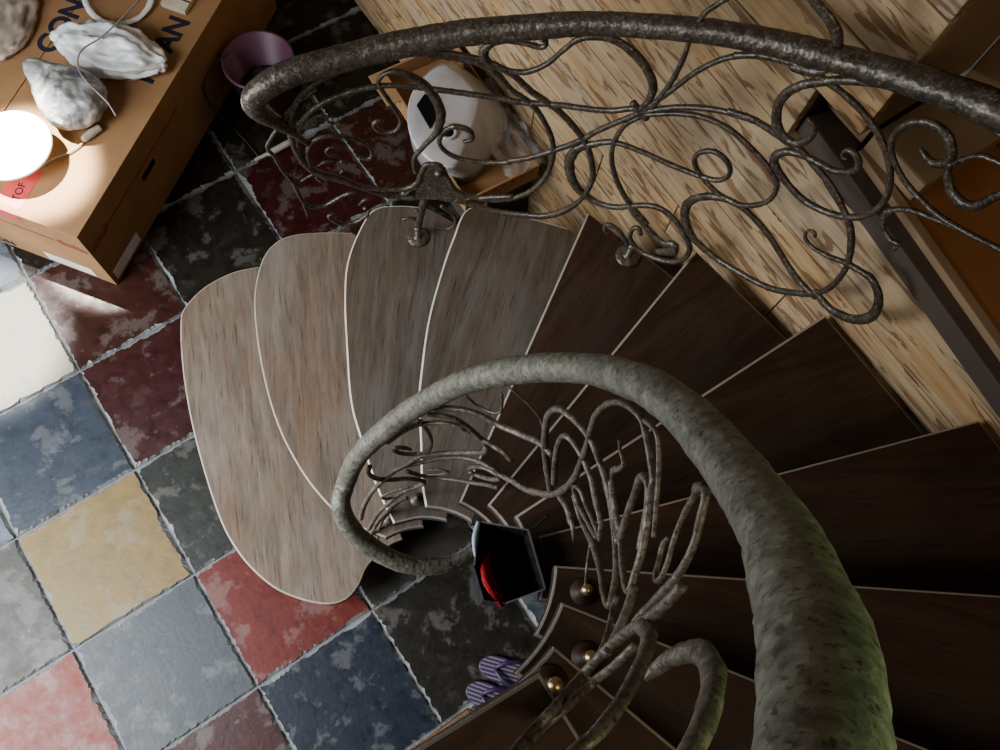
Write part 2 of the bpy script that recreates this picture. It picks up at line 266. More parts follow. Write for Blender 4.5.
def mixc(t, a, b, fac, mode='MIX'):
    n = t.nodes.new('ShaderNodeMix'); n.data_type = 'RGBA'; n.blend_type = mode
    for s, i in ((a, 6), (b, 7)):
        if isinstance(s, (tuple, list)): n.inputs[i].default_value = (*s, 1) if len(s) == 3 else s
        else: t.links.new(s, n.inputs[i])
    if isinstance(fac, (int, float)): n.inputs[0].default_value = fac
    else: t.links.new(fac, n.inputs[0])
    return n.outputs[2]
def bump(t, b, hgt, strength=.3, dist=.003):
    n = N(t, 'ShaderNodeBump', Strength=strength, Distance=dist)
    t.links.new(hgt, n.inputs['Height']); t.links.new(n.outputs['Normal'], b.inputs['Normal'])
def plain(name, col, rough=.6, metal=0, spec=.5):
    m, t, b = nt(name)
    v = mapped(t); f = noi(t, v, 14, 3)
    c = ramp(t, [(.3, tuple(x*.86 for x in col)), (.7, tuple(min(1, x*1.1) for x in col))], f)
    t.links.new(c.outputs[0], b.inputs['Base Color'])
    b.inputs['Roughness'].default_value = rough; b.inputs['Metallic'].default_value = metal
    b.inputs['Specular IOR Level'].default_value = spec
    return m

def mat_tread(dark, grey=False):
    m, t, b = nt('aged_oak_shaded' if dark else 'aged_oak_grey' if grey else 'aged_oak')
    v = mapped(t, (1.5, 11, 8))
    g = noi(t, v, 2.6, 9, .70, .35)
    v2 = mapped(t, (1.0, 5, 3)); g2 = noi(t, v2, 2.1, 4, .6, .6)
    v3 = mapped(t, (3, 60, 20)); g3 = noi(t, v3, 2.2, 5, .75)
    if dark: st = [(.25, (.032,.018,.012)), (.5, (.062,.037,.025)), (.78, (.100,.063,.043))]; warm = (.050,.024,.012); lite = (.09,.07,.055)  # dark copy: light fall-off up the stair put into the oak colour
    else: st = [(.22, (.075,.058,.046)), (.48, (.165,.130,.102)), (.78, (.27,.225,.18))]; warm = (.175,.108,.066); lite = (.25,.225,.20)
    c = ramp(t, st, g).outputs[0]
    c = mixc(t, c, warm, ramp(t, [(.45, (0,0,0)), (.68, (.6,.6,.6))], g2).outputs[0])
    v4 = mapped(t, (1.5, 3, 1)); g4 = noi(t, v4, 1.3, 3)
    c = mixc(t, c, lite, ramp(t, [(.5, (0,0,0)), (.75, (.55,.55,.55))], g4).outputs[0])
    c = mixc(t, c, (.02,.016,.013), ramp(t, [(.55, (0,0,0)), (.66, (.62,.62,.62))], g3).outputs[0])
    if grey: c = mixc(t, c, (.68,.71,.74), 1.0, 'MULTIPLY')
    t.links.new(c, b.inputs['Base Color'])
    b.inputs['Roughness'].default_value = .58 if not dark else .46
    b.inputs['Specular IOR Level'].default_value = .2 if not dark else .3
    bump(t, b, g, .25, .002)
    return m

def mat_iron(name, lo, mid, hi, spot, metal=.55, rough=.42, bs=.5):
    m, t, b = nt(name)
    v = mapped(t); f = noi(t, v, 60, 6, .65); f2 = noi(t, v, 190, 3, .6); f3 = noi(t, v, 9, 3)
    c = ramp(t, [(.3, lo), (.52, mid), (.75, hi)], f).outputs[0]
    c = mixc(t, c, spot, ramp(t, [(.56, (0,0,0)), (.66, (.8,.8,.8))], f2).outputs[0])
    c = mixc(t, c, lo, ramp(t, [(.45, (0,0,0)), (.7, (.5,.5,.5))], f3).outputs[0])
    t.links.new(c, b.inputs['Base Color'])
    b.inputs['Metallic'].default_value = metal; b.inputs['Roughness'].default_value = rough
    vo = N(t, 'ShaderNodeTexVoronoi', Scale=95.0); t.links.new(v, vo.inputs['Vector'])
    mx = N(t, 'ShaderNodeMath', operation='ADD'); t.links.new(f, mx.inputs[0]); t.links.new(vo.outputs['Distance'], mx.inputs[1])
    bump(t, b, mx.outputs[0], bs, .004)
    return m

def mat_plank():
    m, t, b = nt('beetle_marked_planks')
    tc = t.nodes.new('ShaderNodeTexCoord')
    at = N(t, 'ShaderNodeAttribute', attribute_name='shift')
    ad = N(t, 'ShaderNodeVectorMath', operation='ADD')
    t.links.new(tc.outputs['Object'], ad.inputs[0]); t.links.new(at.outputs['Vector'], ad.inputs[1])
    def mp(s):
        n = t.nodes.new('ShaderNodeMapping'); n.inputs['Scale'].default_value = s
        t.links.new(ad.outputs[0], n.inputs['Vector']); return n.outputs['Vector']
    g = noi(t, mp((6, 1.6, 22)), 2, 6, .6, .6)
    base = ramp(t, [(.28, (.33,.21,.105)), (.5, (.45,.325,.19)), (.72, (.53,.41,.26))], g).outputs[0]
    hue = noi(t, mp((2, .8, 5)), 1.6, 3)
    base = mixc(t, base, (.40,.33,.25), ramp(t, [(.45, (0,0,0)), (.7, (.75,.75,.75))], hue).outputs[0])
    base = mixc(t, base, (.47,.27,.12), ramp(t, [(.30, (.7,.7,.7)), (.46, (0,0,0))], hue).outputs[0])
    s1 = noi(t, mp((9, 4.2, 21)), 1.9, 3, .55, 1.1)      # short bark streaks
    s2 = noi(t, mp((4, 1.3, 15)), 2.0, 4, .55, .8)
    c = mixc(t, base, (.17,.092,.048), ramp(t, [(.555, (0,0,0)), (.605, (.78,.78,.78))], s1).outputs[0])
    c = mixc(t, c, (.21,.115,.058), ramp(t, [(.56, (0,0,0)), (.625, (.75,.75,.75))], s2).outputs[0])
    t.links.new(c, b.inputs['Base Color']); b.inputs['Roughness'].default_value = .62
    b.inputs['Specular IOR Level'].default_value = .3
    bump(t, b, s1, -.25, .004)
    return m

def mat_tiles():
    m, t, b = nt('rustic_stone_tiles')
    at = N(t, 'ShaderNodeVertexColor', layer_name='tint')
    v = mapped(t)
    f = noi(t, v, 8, 6, .66, .1); f2 = noi(t, v, 17, 6, .68); f3 = noi(t, v, 60, 3)
    c = mixc(t, at.outputs['Color'], ramp(t, [(.28, (.42,.42,.42)), (.5, (.95,.95,.95)), (.75, (1.3,1.28,1.25))], f2).outputs[0], .6, 'MULTIPLY')
    c = mixc(t, c, (.27,.26,.24), ramp(t, [(.54, (0,0,0)), (.60, (.20,.20,.20))], f).outputs[0])
    c = mixc(t, c, (.12,.105,.09), ramp(t, [(.25, (.35,.35,.35)), (.42, (0,0,0))], f).outputs[0])
    t.links.new(c, b.inputs['Base Color'])
    b.inputs['Specular IOR Level'].default_value = .36
    r = ramp(t, [(.3, (.36,.36,.36)), (.7, (.56,.56,.56))], f2); t.links.new(r.outputs[0], b.inputs['Roughness'])
    ad = N(t, 'ShaderNodeMath', operation='ADD'); t.links.new(f2, ad.inputs[0]); t.links.new(f3, ad.inputs[1])
    bump(t, b, ad.outputs[0], .12, .005)
    return m

def mat_card(name='corrugated_cardboard', col=(.43,.29,.17)):
    m, t, b = nt(name)
    v = mapped(t, (1, 1, 1)); f = noi(t, v, 5, 4); f2 = noi(t, mapped(t, (3, 60, 3)), 3, 2)
    c = ramp(t, [(.3, tuple(x*.85 for x in col)), (.7, tuple(x*1.1 for x in col))], f).outputs[0]
    t.links.new(c, b.inputs['Base Color']); b.inputs['Roughness'].default_value = .75
    b.inputs['Specular IOR Level'].default_value = .2
    bump(t, b, f2, .08, .001)
    return m

def mat_film(name, col, alpha):
    m, t, b = nt(name)
    v = mapped(t); f = noi(t, v, 18, 4)
    c = ramp(t, [(.3, tuple(x*.85 for x in col)), (.7, col)], f)
    t.links.new(c.outputs[0], b.inputs['Base Color'])
    b.inputs['Roughness'].default_value = .28
    a = ramp(t, [(.3, (alpha*.6,)*3), (.7, (min(1, alpha*1.3),)*3)], f); t.links.new(a.outputs[0], b.inputs['Alpha'])
    bump(t, b, noi(t, v, 45, 4), .5, .004)
    return m

def mat_greybag():
    m, t, b = nt('smoky_polythene')
    v = mapped(t); f = noi(t, v, 11, 5, .6, 1.2)
    c = ramp(t, [(.36, (.16,.16,.165)), (.5, (.36,.36,.355)), (.64, (.74,.74,.73))], f)
    t.links.new(c.outputs[0], b.inputs['Base Color']); b.inputs['Roughness'].default_value = .3
    bump(t, b, noi(t, v, 40, 5), .6, .005)
    return m

def mat_weave(name, c1, c2, scale=40):
    m, t, b = nt(name)
    v = mapped(t); w = N(t, 'ShaderNodeTexWave', Scale=scale, Distortion=1.5); t.links.new(v, w.inputs['Vector'])
    c = ramp(t, [(.35, c1), (.65, c2)], w.outputs['Fac']); t.links.new(c.outputs[0], b.inputs['Base Color'])
    b.inputs['Roughness'].default_value = .85; bump(t, b, w.outputs['Fac'], .3, .002)
    return m

M = {}
M['tread'] = mat_tread(False); M['tread_shaded'] = mat_tread(True); M['tread_grey'] = mat_tread(False, True)
M['nose'] = plain('light_caught_nosing', (.58,.53,.46), .45)  # window light caught on the rounded edge, put into the colour
M['rim'] = plain('grey_inner_rim', (.20,.18,.16), .5)  # mid grey bevel on every edge but the nosing
M['nose_tan'] = plain('faint_lit_nosing', (.36,.30,.235), .5)  # same painted edge light, weaker on the lowest treads
M['nose_dark'] = plain('dim_lit_nosing', (.34,.30,.26), .45)  # same painted edge light, dimmer on the upper treads
M['iron'] = mat_iron('forged_iron', (.050,.039,.029), (.105,.086,.067), (.19,.162,.130), (.29,.255,.21), .3, .36, .3)
M['iron_green'] = mat_iron('patinated_iron', (.12,.118,.095), (.235,.232,.19), (.36,.355,.295), (.05,.045,.035), .2, .46, .35)
M['iron_bar'] = mat_iron('forged_iron_bars', (.085,.07,.056), (.19,.165,.138), (.30,.27,.23), (.045,.038,.03), .25, .45, .45)
M['brass'] = plain('brass_ball', (.55,.43,.22), .35, .9)
M['steel_ball'] = plain('dull_steel_ball', (.13,.118,.105), .4, .3)
M['plank'] = mat_plank()
M['tile'] = mat_tiles()
M['chip'] = plain('chipped_tile_edge', (.20,.205,.205), .42)
M['grout'] = plain('grey_grout', (.15,.15,.145), .6)
M['card'] = mat_card(col=(.35,.21,.11))
M['card_in'] = mat_card('cardboard_inside', (.36,.23,.13))
M['navy'] = plain('navy_print', (.022,.022,.045), .7)
M['redprint'] = plain('red_print', (.30,.07,.05), .7)
M['redlabel'] = plain('red_label', (.62,.10,.10), .55)
M['paper'] = plain('white_paper', (.72,.72,.74), .55)
M['cream'] = plain('cream_paper', (.62,.55,.44), .6)
M['whitebag'] = plain('white_polythene', (.72,.74,.73), .35)
M['greybag'] = mat_greybag()
M['sheet'] = plain('pale_polythene', (.40,.33,.27), .35)
M['film'] = mat_film('clear_film', (.62,.60,.57), .30)
M['lamp'] = plain('white_enamel', (.88,.87,.85), .4)
M['cablegrey'] = plain('grey_cable', (.30,.29,.30), .5)
M['cabledark'] = plain('dark_cable', (.07,.065,.06), .6)
M['plug'] = plain('pale_plug', (.42,.39,.34), .5)
M['plug_dark'] = plain('dark_socket_face', (.02,.02,.02), .5)
M['bucket'] = plain('pink_plastic', (.13,.05,.085), .45)  # darkened pink: shade behind the carton put into the base colour
M['rubbish'] = plain('dark_rubbish', (.06,.05,.045), .8)
M['shell'] = plain('grey_plastic', (.44,.43,.435), .32)
M['black'] = plain('black_plastic', (.008,.008,.009), .6, 0, .2)
M['bag'] = mat_weave('black_nylon', (.008,.008,.010), (.02,.02,.024))
M['bagblue'] = plain('pale_blue_side', (.36,.44,.52), .6)
M['zip'] = plain('grey_zip', (.20,.20,.20), .5)
M['redcloth'] = mat_weave('red_cloth', (.30,.012,.016), (.42,.02,.025), 55)
M['purple'] = plain('purple_rubber', (.045,.025,.07), .5)
M['sole'] = None
M['darkwood'] = mat_card('dark_stained_timber', (.105,.08,.066))
M['tan'] = mat_card('tan_timber', (.30,.21,.135))
M['orange'] = mat_card('reddish_brown_board', (.30,.14,.06))
M['fascia'] = None
m, t, b = nt('striped_sole')
v = mapped(t); w = N(t, 'ShaderNodeTexWave', Scale=26.0, Distortion=0.0); w.bands_direction = 'Y'; t.links.new(v, w.inputs['Vector'])
c = ramp(t, [(.55, (.045,.025,.065)), (.68, (.17,.15,.185))], w.outputs['Fac']); t.links.new(c.outputs[0], b.inputs['Base Color']); b.inputs['Roughness'].default_value = .6
M['sole'] = m
m, t, b = nt('mottled_fascia')
f = noi(t, mapped(t, (4, 4, 14)), 3, 5)
c = ramp(t, [(.35, (.10,.055,.03)), (.5, (.34,.20,.11)), (.7, (.40,.33,.25))], f); t.links.new(c.outputs[0], b.inputs['Base Color'])
M['fascia'] = m

# ------------------------------------------------------------------ floor
TC = {'cream': (.62,.60,.53), 'blue': (.185,.215,.255), 'maroon': (.21,.075,.065), 'yellow': (.47,.40,.25), 'green': (.155,.165,.14),
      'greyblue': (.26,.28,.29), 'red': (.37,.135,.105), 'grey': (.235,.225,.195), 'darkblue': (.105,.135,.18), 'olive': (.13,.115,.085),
      'rust': (.22,.105,.075), 'orange': (.43,.17,.11), 'paleblue': (.34,.37,.42)}
KNOWN = {(0,0):'yellow',(1,0):'green',(0,-1):'blue',(1,-1):'maroon',(0,-2):'cream',(1,-2):'rust',(2,-2):'olive',(3,-2):'maroon',(0,1):'greyblue',
         (1,1):'red',(-1,0):'grey',(-1,1):'orange',(0,2):'maroon',(1,2):'darkblue',(2,2):'olive',(2,1):'grey',(3,2):'greyblue',(-1,-1):'paleblue',
         (0,-3):'paleblue',(2,-1):'darkblue',(3,-1):'rust',(2,-3):'olive',(3,-3):'olive',(4,-3):'olive',(4,-2):'rust',(3,-4):'olive',(4,-4):'olive',(4,-1):'olive',(2,-4):'olive',(5,-4):'olive',(5,-3):'olive',(5,-5):'olive',(4,-5):'olive',(-1,-2):'grey',(1,-3):'olive',(3,1):'grey',(4,2):'green',(2,3):'greyblue',(3,3):'rust'}  # olive run behind the carton: its shade put into the tile colours
def make_floor():
    bm = bmesh.new()
    lay = bm.loops.layers.color.new('tint')
    x0, x1, y0, y1 = -4.2, 1.35, -3.0, 4.2
    vs = [bm.verts.new(p) for p in ((x0, y0, -.011), (x1, y0, -.011), (x1, y1, -.011), (x0, y1, -.011))]
    bm.faces.new(vs).material_index = 2
    vb = [bm.verts.new(p) for p in ((x0, y0, -.08), (x1, y0, -.08), (x1, y1, -.08), (x0, y1, -.08))]
    for i in range(4): bm.faces.new((vb[i], vb[(i+1) % 4], vs[(i+1) % 4], vs[i])).material_index = 2
    rnd = random.Random(11)
    names = list(TC)
    for i in range(-8, 6):
        for j in range(-8, 10):
            cx0 = TX + i * TILE; cy1 = TY - j * TILE
            if cx0 < x0 or cx0 + TILE > x1 + .3 or cy1 > y1 or cy1 - TILE < y0: continue
            col = TC[KNOWN.get((i, j)) or rnd.choice(names)]
            n = 44; g = .003
            inner, outer = [], []
            cx, cy = cx0 + TILE/2, cy1 - TILE/2; hw = TILE/2 - g
            for s in range(4):
                for q in range(n):
                    tt = -1 + 2 * q / n
                    x, y = ((tt, -1), (1, tt), (-tt, 1), (-1, -tt))[s]
                    wx, wy = cx + x*hw, cy + y*hw
                    dn = noise.noise(Vector((wx*26, wy*26, 3.1 + i*7))) * .8 + noise.noise(Vector((wx*150, wy*150, 9 + j))) * .7
                    d = .0055 + max(-.0035, dn * .011) + (.012 * max(0, noise.noise(Vector((wx*9, wy*9, 1.7))) - .15))
                    k = 1 - d / hw
                    outer.append(bm.verts.new((wx, wy, -.010)))
                    inner.append(bm.verts.new((cx + x*hw*k, cy + y*hw*k, 0)))
            f = bm.faces.new(inner); f.material_index = 0
            for lp in f.loops: lp[lay] = (*col, 1)
            m_ = len(inner)
            for q in range(m_):
                f = bm.faces.new((outer[q], outer[(q+1) % m_], inner[(q+1) % m_], inner[q])); f.material_index = 1
    o = link('floor', bm, [M['tile'], M['chip'], M['grout']])
    tag(o, kind='structure')
make_floor()

# ------------------------------------------------------------------ plank wall with a window recess
def make_wall():
    bm = bmesh.new()
    sh = bm.loops.layers.float_vector.new('shift')
    rnd = random.Random(5)
    z = 0.0
    while z < 3.0:
        hh = rnd.uniform(.13, .17)
        y = -1.6
        ends = [(.18 if z > 1.6 else .300, 3.6)] if z > 1.475 else [(-1.6, 3.6)]
        if z < 1.475 and z + hh > 1.42: hh = 1.478 - z
        for a, b_ in ends:
            yy = a
            while yy < b_ - .01:
                L = rnd.uniform(1.6, 3.0); e = min(b_, yy + L)
                before = set(bm.faces)
                box(bm, WX + rnd.uniform(0, .003), WX + .03, yy + .001, e - .001, z + .0015, z + hh - .0015, bev=.004)
                s = (rnd.uniform(0, 9), rnd.uniform(0, 9), rnd.uniform(0, 9))
                for f in bm.faces:
                    if f not in before:
                        for lp in f.loops: lp[sh] = s
                yy = e
        z += hh
    # carcass behind the boards
    box(bm, WX + .028, WX + .28, -1.6, 3.6, 0, 1.475, mi=1)
    box(bm, WX + .028, WX + .28, .301, 3.6, 1.476, 3.0, mi=1)
    tag(link('wall_right', bm, [M['plank'], M['darkwood']]), kind='structure')
    # window recess: a dark sill, tan lining, reddish board, dark opening
    w = empty('window_1', (WX, -.5, 1.55)); tag(w, kind='structure')
    def part(name, mat, bx, bev=.006):
        bm = bmesh.new()
        for q in bx: box(bm, q[0]-WX, q[1]-WX, q[2]+.5, q[3]+.5, q[4]-1.55, q[5]-1.55, bev=bev)
        return link(name, bm, mat, w)
    def skew(name, mat, pts, z0, z1):
        bm = bmesh.new(); slab(bm, [(x - WX, y + .5) for x, y in pts], z0 - 1.55, z1 - 1.55, .003); return link(name, bm, [mat, mat], w)
    skew('window_sill', M['darkwood'], [(1.105, .297), (1.176, .280), (1.13, -.02), (1.045, -.75), (.985, -.75)], 1.479, 1.53)
    skew('sill_lining', M['tan'], [(1.127, .177), (1.150, .177), (1.032, -.75), (1.008, -.75)], 1.5305, 1.548)
    skew('window_board', M['orange'], [(1.151, .177), (1.55, .177), (1.55, -.75), (1.033, -.75)], 1.4795, 1.54)
    part('reveal', M['tan'], [(WX+.031, WX+.30, .18, .214, 1.62, 3.0), (WX+.06, WX+.34, .04, .178, 1.541, 1.60), (WX+.075, WX+.28, .19, .298, 1.5315, 1.59)])
    part('window_frame', M['tan'], [(WX+.30, WX+.35, .06, .18, 1.56, 3.0), (WX+.30, WX+.35, -.75, .04, 1.541, 1.62), (WX+.30, WX+.35, -.80, -.70, 1.64, 3.0)])
    part('pane', M['black'], [(WX+.33, WX+.345, -.75, .06, 1.621, 3.0)], 0)
make_wall()

# ------------------------------------------------------------------ spiral staircase
def arc(a, b, r, n=8): return [(r*math.cos(math.radians(a + (b-a)*i/n)), r*math.sin(math.radians(a + (b-a)*i/n))) for i in range(n+1)]
def ray2(a, r): return (r*math.cos(math.radians(a)), r*math.sin(math.radians(a)))
NOSE = {
 1: smooth_open([(.139,1.295),(.053,1.322),(-.05,1.324),(-.136,1.296),(-.182,1.251),(-.262,1.077),(-.333,.858),(-.388,.603),(-.392,.455),(-.362,.33),(-.315,.249),(-.251,.182),(-.192,.158),(-.135,.172),(-.083,.207),(-.02,.224)]),
 2: smooth_open([(.448,1.149),(.353,1.209),(.27,1.247),(.206,1.248),(.142,1.212),(.066,1.121),(.004,.996),(-.049,.851),(-.083,.719),(-.097,.60),(-.094,.47),(-.064,.337),(.008,.225)]),
 3: smooth_open([(.654,1.016),(.587,1.066),(.515,1.095),(.443,1.061),(.348,.981),(.276,.877),(.206,.749),(.128,.596),(.093,.483),(.056,.33),(.043,.221)]),
 4: smooth_open([(.923,.651),(.823,.765),(.717,.862),(.611,.799),(.497,.702),(.407,.614),(.321,.511),(.268,.441),(.213,.345),(.157,.252),(.128,.185)]),
}
BACK = {1: [(.235,1.17)], 2: [(.52,1.00)], 3: [(.715,.90)], 4: [(.955,.585)]}
OUTC = {5: (.923,.599), 6: (1.009,.304), 7: (1.062,-.021), 8: (1.062,-.371), 9: (1.062,-.815), 10: (.80,-1.15), 11: (.354,-1.15), 12: (-.01,-1.15)}
stair = empty('spiral_staircase')
tag(stair, 'spiral staircase of dark weathered oak treads with light-caught edges around an open well', 'staircase')
TH = .036
GRAIN = {1: 66, 2: 63, 3: 53, 4: 42}
def make_tread(k):
    mid = math.radians(ang(k) + DA * .5)
    if k <= 4:
        p = list(NOSE[k])
        p += arc(ang(k), ang(k+1) - 11, RI, 5)[1:]
        p += BACK[k]
    elif k < 12:
        p = [OUTC[k]]
        p += arc(ang(k), ang(k+1) - 11, RI, 6)
        nx = Vector(OUTC[k+1]); dr = Vector((math.sin(math.radians(ang(k+1))), -math.cos(math.radians(ang(k+1))))) * .045
        q = nx + dr
        if k in (6, 7): q.x = 1.062
        p += [(min(q.x, 1.064), q.y)]
        if k == 9: p += [(1.062, -1.15)]
    else:
        p = [(.0, -1.15), (.021, -.217), (-.115, -.207), (-.9, -.19), (-.9, -1.15)]
    # tread's own frame: x runs along the middle of the tread, so the grain follows it
    c, s = math.cos(mid), math.sin(mid)
    if k in GRAIN: mid = math.radians(GRAIN[k])
    c, s = math.cos(mid), math.sin(mid)
    if k == 12: c, s = 1, 0
    loc = [(x*c + y*s, -x*s + y*c) for x, y in p]
    bm = bmesh.new()
    slab(bm, loc, -TH, 0, .0055 if k < 8 else .004, front=(len(NOSE[k]) - 1 if k <= 4 else 1))
    dark = k >= 5  # upper treads take the oak with shade in its colour
    o = link('tread' if k < 12 else 'landing', bm, [M['tread_shaded'] if dark else M['tread_grey'] if k > 2 else M['tread'], M['nose_dark'] if dark else M['nose'] if k > 2 else M['nose_tan'], M['rim']], stair)
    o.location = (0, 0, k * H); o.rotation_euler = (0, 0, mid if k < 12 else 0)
    return o
for k in range(1, 13): make_tread(k)
RISER_OUT = {1: (.19,1.2), 2: (.40,1.06), 3: (.60,.95), 4: (.80,.70)}
for k in range(1, 13):
    a = math.radians(ang(k)); nrm = Vector((math.sin(a), -math.cos(a), 0))
    p0 = Vector((*ray2(ang(k), .30), 0)) + nrm * .05
    oc = Vector((*RISER_OUT[k], 0)) if k <= 4 else Vector((*OUTC[k], 0)) * .95
    p1 = oc + nrm * .05
    d = (p1 - p0); L = d.length; an = math.atan2(d.y, d.x)
    bm = bmesh.new(); box(bm, 0, L, -.011, .011, (k-1)*H + .0005, k*H - TH - .0005)
    o = link('riser', bm, M['tread_shaded'], stair); o.location = (p0.x, p0.y, 0); o.rotation_euler = (0, 0, an)
bm = bmesh.new(); box(bm, -.9, -.05, -.245, -.215, 12*H - .19, 12*H - TH - .001, bev=.004)
o = link('landing_fascia', bm, M['fascia'], stair); o['label'] = 'mottled orange-brown board under the landing edge'

# ------------------------------------------------------------------ wrought iron railings
def radial(p):
    v = Vector((p.x, p.y, 0)); return v.normalized() if v.length > .02 else Vector((1, 0, 0))
def bar(name, tr, mat, parent, k=1.0, seed=0):
    bm = bmesh.new()
    pts = []
    for q in tr:
        p, w = P4(q); pts.append((p, w * k))
    tube(bm, pts, .005, 8, flat=lambda w: min(w, .0075 + .28 * w), jit=.10, seed=seed, ref=radial)
    return link(name, bm, mat, parent)
def rail(tr, mat, parent, seed):
    bm = bmesh.new()
    tube(bm, [P4(q) for q in tr], .006, 20, jit=.05, seed=seed)
    return link('handrail', bm, mat, parent)
def foot(x, y, z, mat, ballmat, parent, hh=.035, r=.028, rb=.013):
    bm = bmesh.new()
    lathe(bm, [(0, 0), (r, 0), (r, .004), (r*.9, .007), (r*.5, .009), (.009, .013), (.008, hh), (0, hh)], 24)
    f = link('foot', bm, mat, parent); f.location = (x, y, z + .0005)
    bm = bmesh.new(); ball(bm, (0, 0, hh + rb*.7), rb)
    b_ = link('ball', bm, ballmat, f)
    return f
ro = empty('stair_railing', (1.0*math.cos(.7), 1.0*math.sin(.7), 0)); ro.location = (0, 0, 0)
tag(ro, 'outer wrought iron stair railing of looping dark scrolls in front of the plank wall', 'railing')
rail(RAIL_OUT, M['iron'], ro, 3)
for i, t_ in enumerate(OUTER): bar('scroll', t_, M['iron'], ro, .97, i)
ri = empty('stair_railing', (0, 0, 0))
tag(ri, 'inner stair railing winding round the open well, with thick patinated handrail', 'railing')
rail(RAIL_IN, M['iron_green'], ri, 8)
for i, t_ in enumerate(INNER): bar('scroll', t_, M['iron_bar'], ri, 1.06, i + 60)
for k, a, r in ((3, 61, .276), (4, 24.6, .319), (6, -3, .28), (9, -45.6, .273), (10, -66.5, .285), (11, -81, .25), (2, 80, .27)):
    x, y = ray2(a, r)
    foot(x, y, k*H, M['tread_shaded'] if k > 8 else M['steel_ball'], M['brass'] if k > 8 else M['steel_ball'], ri, r=.021 if k > 8 else .02, rb=.0095 if k > 8 else .0065)
for k, a, r in ((3, 58.3, 1.10), (5, 24.8, 1.03)):
    x, y = ray2(a, r); foot(x, y, k*H, M['iron'], M['steel_ball'], ro, .05, .034, .013)
# node collar, and the leaf-shaped plate with its rivet
bar('collar', [(8511,5250,14888,145),(8604,5096,14746,146),(8713,4907,14571,148)], M['iron'], ro, 1.0, 40)

bm = bmesh.new()
pp = [Vector(p) for p in [(0.5272, 0.8497, 0.9917), (0.5398, 0.8418, 1.0517), (0.5515, 0.8342, 1.0866), (0.5698, 0.8218, 1.093), (0.5897, 0.8076, 1.081), (0.5973, 0.8021, 1.0408), (0.6144, 0.789, 0.9881), (0.6334, 0.7739, 0.957), (0.6341, 0.7732, 0.925), (0.604, 0.797, 0.9343), (0.5656, 0.8247, 0.9379), (0.526, 0.8505, 0.9306)]]
fr = [bm.verts.new(p - radial(p) * .003) for p in pp]; bk = [bm.verts.new(p + radial(p) * .003) for p in pp]
bm.faces.new(fr); bm.faces.new(bk[::-1])
for i in range(len(pp)): bm.faces.new((fr[i], fr[(i+1) % len(pp)], bk[(i+1) % len(pp)], bk[i]))
bmesh.ops.recalc_face_normals(bm, faces=bm.faces)
pt = link('leaf_plate', bm, M['iron'], ro)
bm = bmesh.new(); ball(bm, Vector((0.5771, 0.8167, 1.0694)) * .996, .013, 1, 1, .8)
link('rivet', bm, M['iron'], pt)


# ------------------------------------------------------------------ big carton and what lies on it
CU = Vector((.814, .581, 0)); CV = Vector((-.581, .814, 0)); CO = Vector((-.311, 1.586, 0)); CH = .37
CM = Matrix(((CU.x, CV.x, 0, CO.x), (CU.y, CV.y, 0, CO.y), (0, 0, 1, 0), (0, 0, 0, 1)))
crz = math.atan2(CU.y, CU.x)
carton = empty('cardboard_box', CO, crz)
tag(carton, 'large closed cardboard carton with navy lettering on its lid, strewn with plastic bags', 'box')
CL, CWD = 1.35, .90
bm = bmesh.new()
box(bm, 0, CL, 0, CWD, 0.0005, CH - .004, bev=.003)
link('carton_body', bm, M['card'], carton)
bm = bmesh.new()
box(bm, -.001, CL, -.001, CWD/2 - .002, CH - .0038, CH, bev=.0015)
link('lid_flap', bm, M['card'], carton)
bm = bmesh.new()
box(bm, -.001, CL, CWD/2 + .002, CWD, CH - .0038, CH, bev=.0015)
link('lid_flap', bm, M['card'], carton)
def text(body, size, mat, parent, loc, rot, name='lettering', bold=.012):
    c = bpy.data.curves.new(name, 'FONT'); c.body = body; c.size = size; c.offset = bold * size; c.extrude = .0002
    tmp = bpy.data.objects.new(name, c); COL.objects.link(tmp)
    dg = bpy.context.evaluated_depsgraph_get()
    me = bpy.data.meshes.new_from_object(tmp.evaluated_get(dg))
    bpy.data.objects.remove(tmp)
    me.materials.clear(); me.materials.append(mat)
    o = bpy.data.objects.new(name, me); COL.objects.link(o); o.parent = parent
    o.location = loc; o.rotation_euler = rot
    return o

for body, size, loc in (('I', .105, (.612, 0.058)), ('AN', .105, (0.755, 0.058)), ('CON', .105, (0.59, 0.42))):
    text(body, size, M['navy'], carton, (loc[0], loc[1], CH + .0003), (0, 0, 0), 'lettering', .034)
bm = bmesh.new(); box(bm, .02, .165, .215, .30, CH + .0002, CH + .0008)
link('red_label', bm, M['redlabel'], carton)
text('TOF', .036, M['navy'], carton, (.045, .232, CH + .001), (0, 0, .15), 'label_lettering', .004)
bm = bmesh.new(); box(bm, -.0012, .0, .215, .30, CH - .05, CH)
link('red_label', bm, M['redlabel'], carton)
# printed line and scribble, white sticker on the short end
for fr in ('end', 'side'):
    bm = bmesh.new()
    def q(a0, a1, z0, z1):
        if fr == 'end': box(bm, -.0014, .0005, a0, a1, z0, z1)
        else: box(bm, a0, a1, -.0014, .0005, z0, z1)
    q(.10, .62, .255, .262)
    rr = random.Random(4)
    for s in range(9):
        a = .015 + s * .0115
        q(a, a + .004, .235 + rr.uniform(0, .012), .265 + rr.uniform(0, .018))
    q(.012, .115, .245, .249)
    link('printed_line', bm, M['redprint'], carton)
    bm = bmesh.new()
    if fr == 'end': box(bm, -.0016, .0005, .07, .26, .02, .075)
    else: box(bm, .02, .19, -.0016, .0005, .02, .075)
    link('sticker', bm, M['paper'], carton)
text('TON', .05, M['navy'], carton, (-.0013, .50, .02), (PI/2, 0, -PI/2), 'lettering', .01)
bm = bmesh.new(); box(bm, .335, .42, -.0015, .0005, .20, .225, bev=.0006)
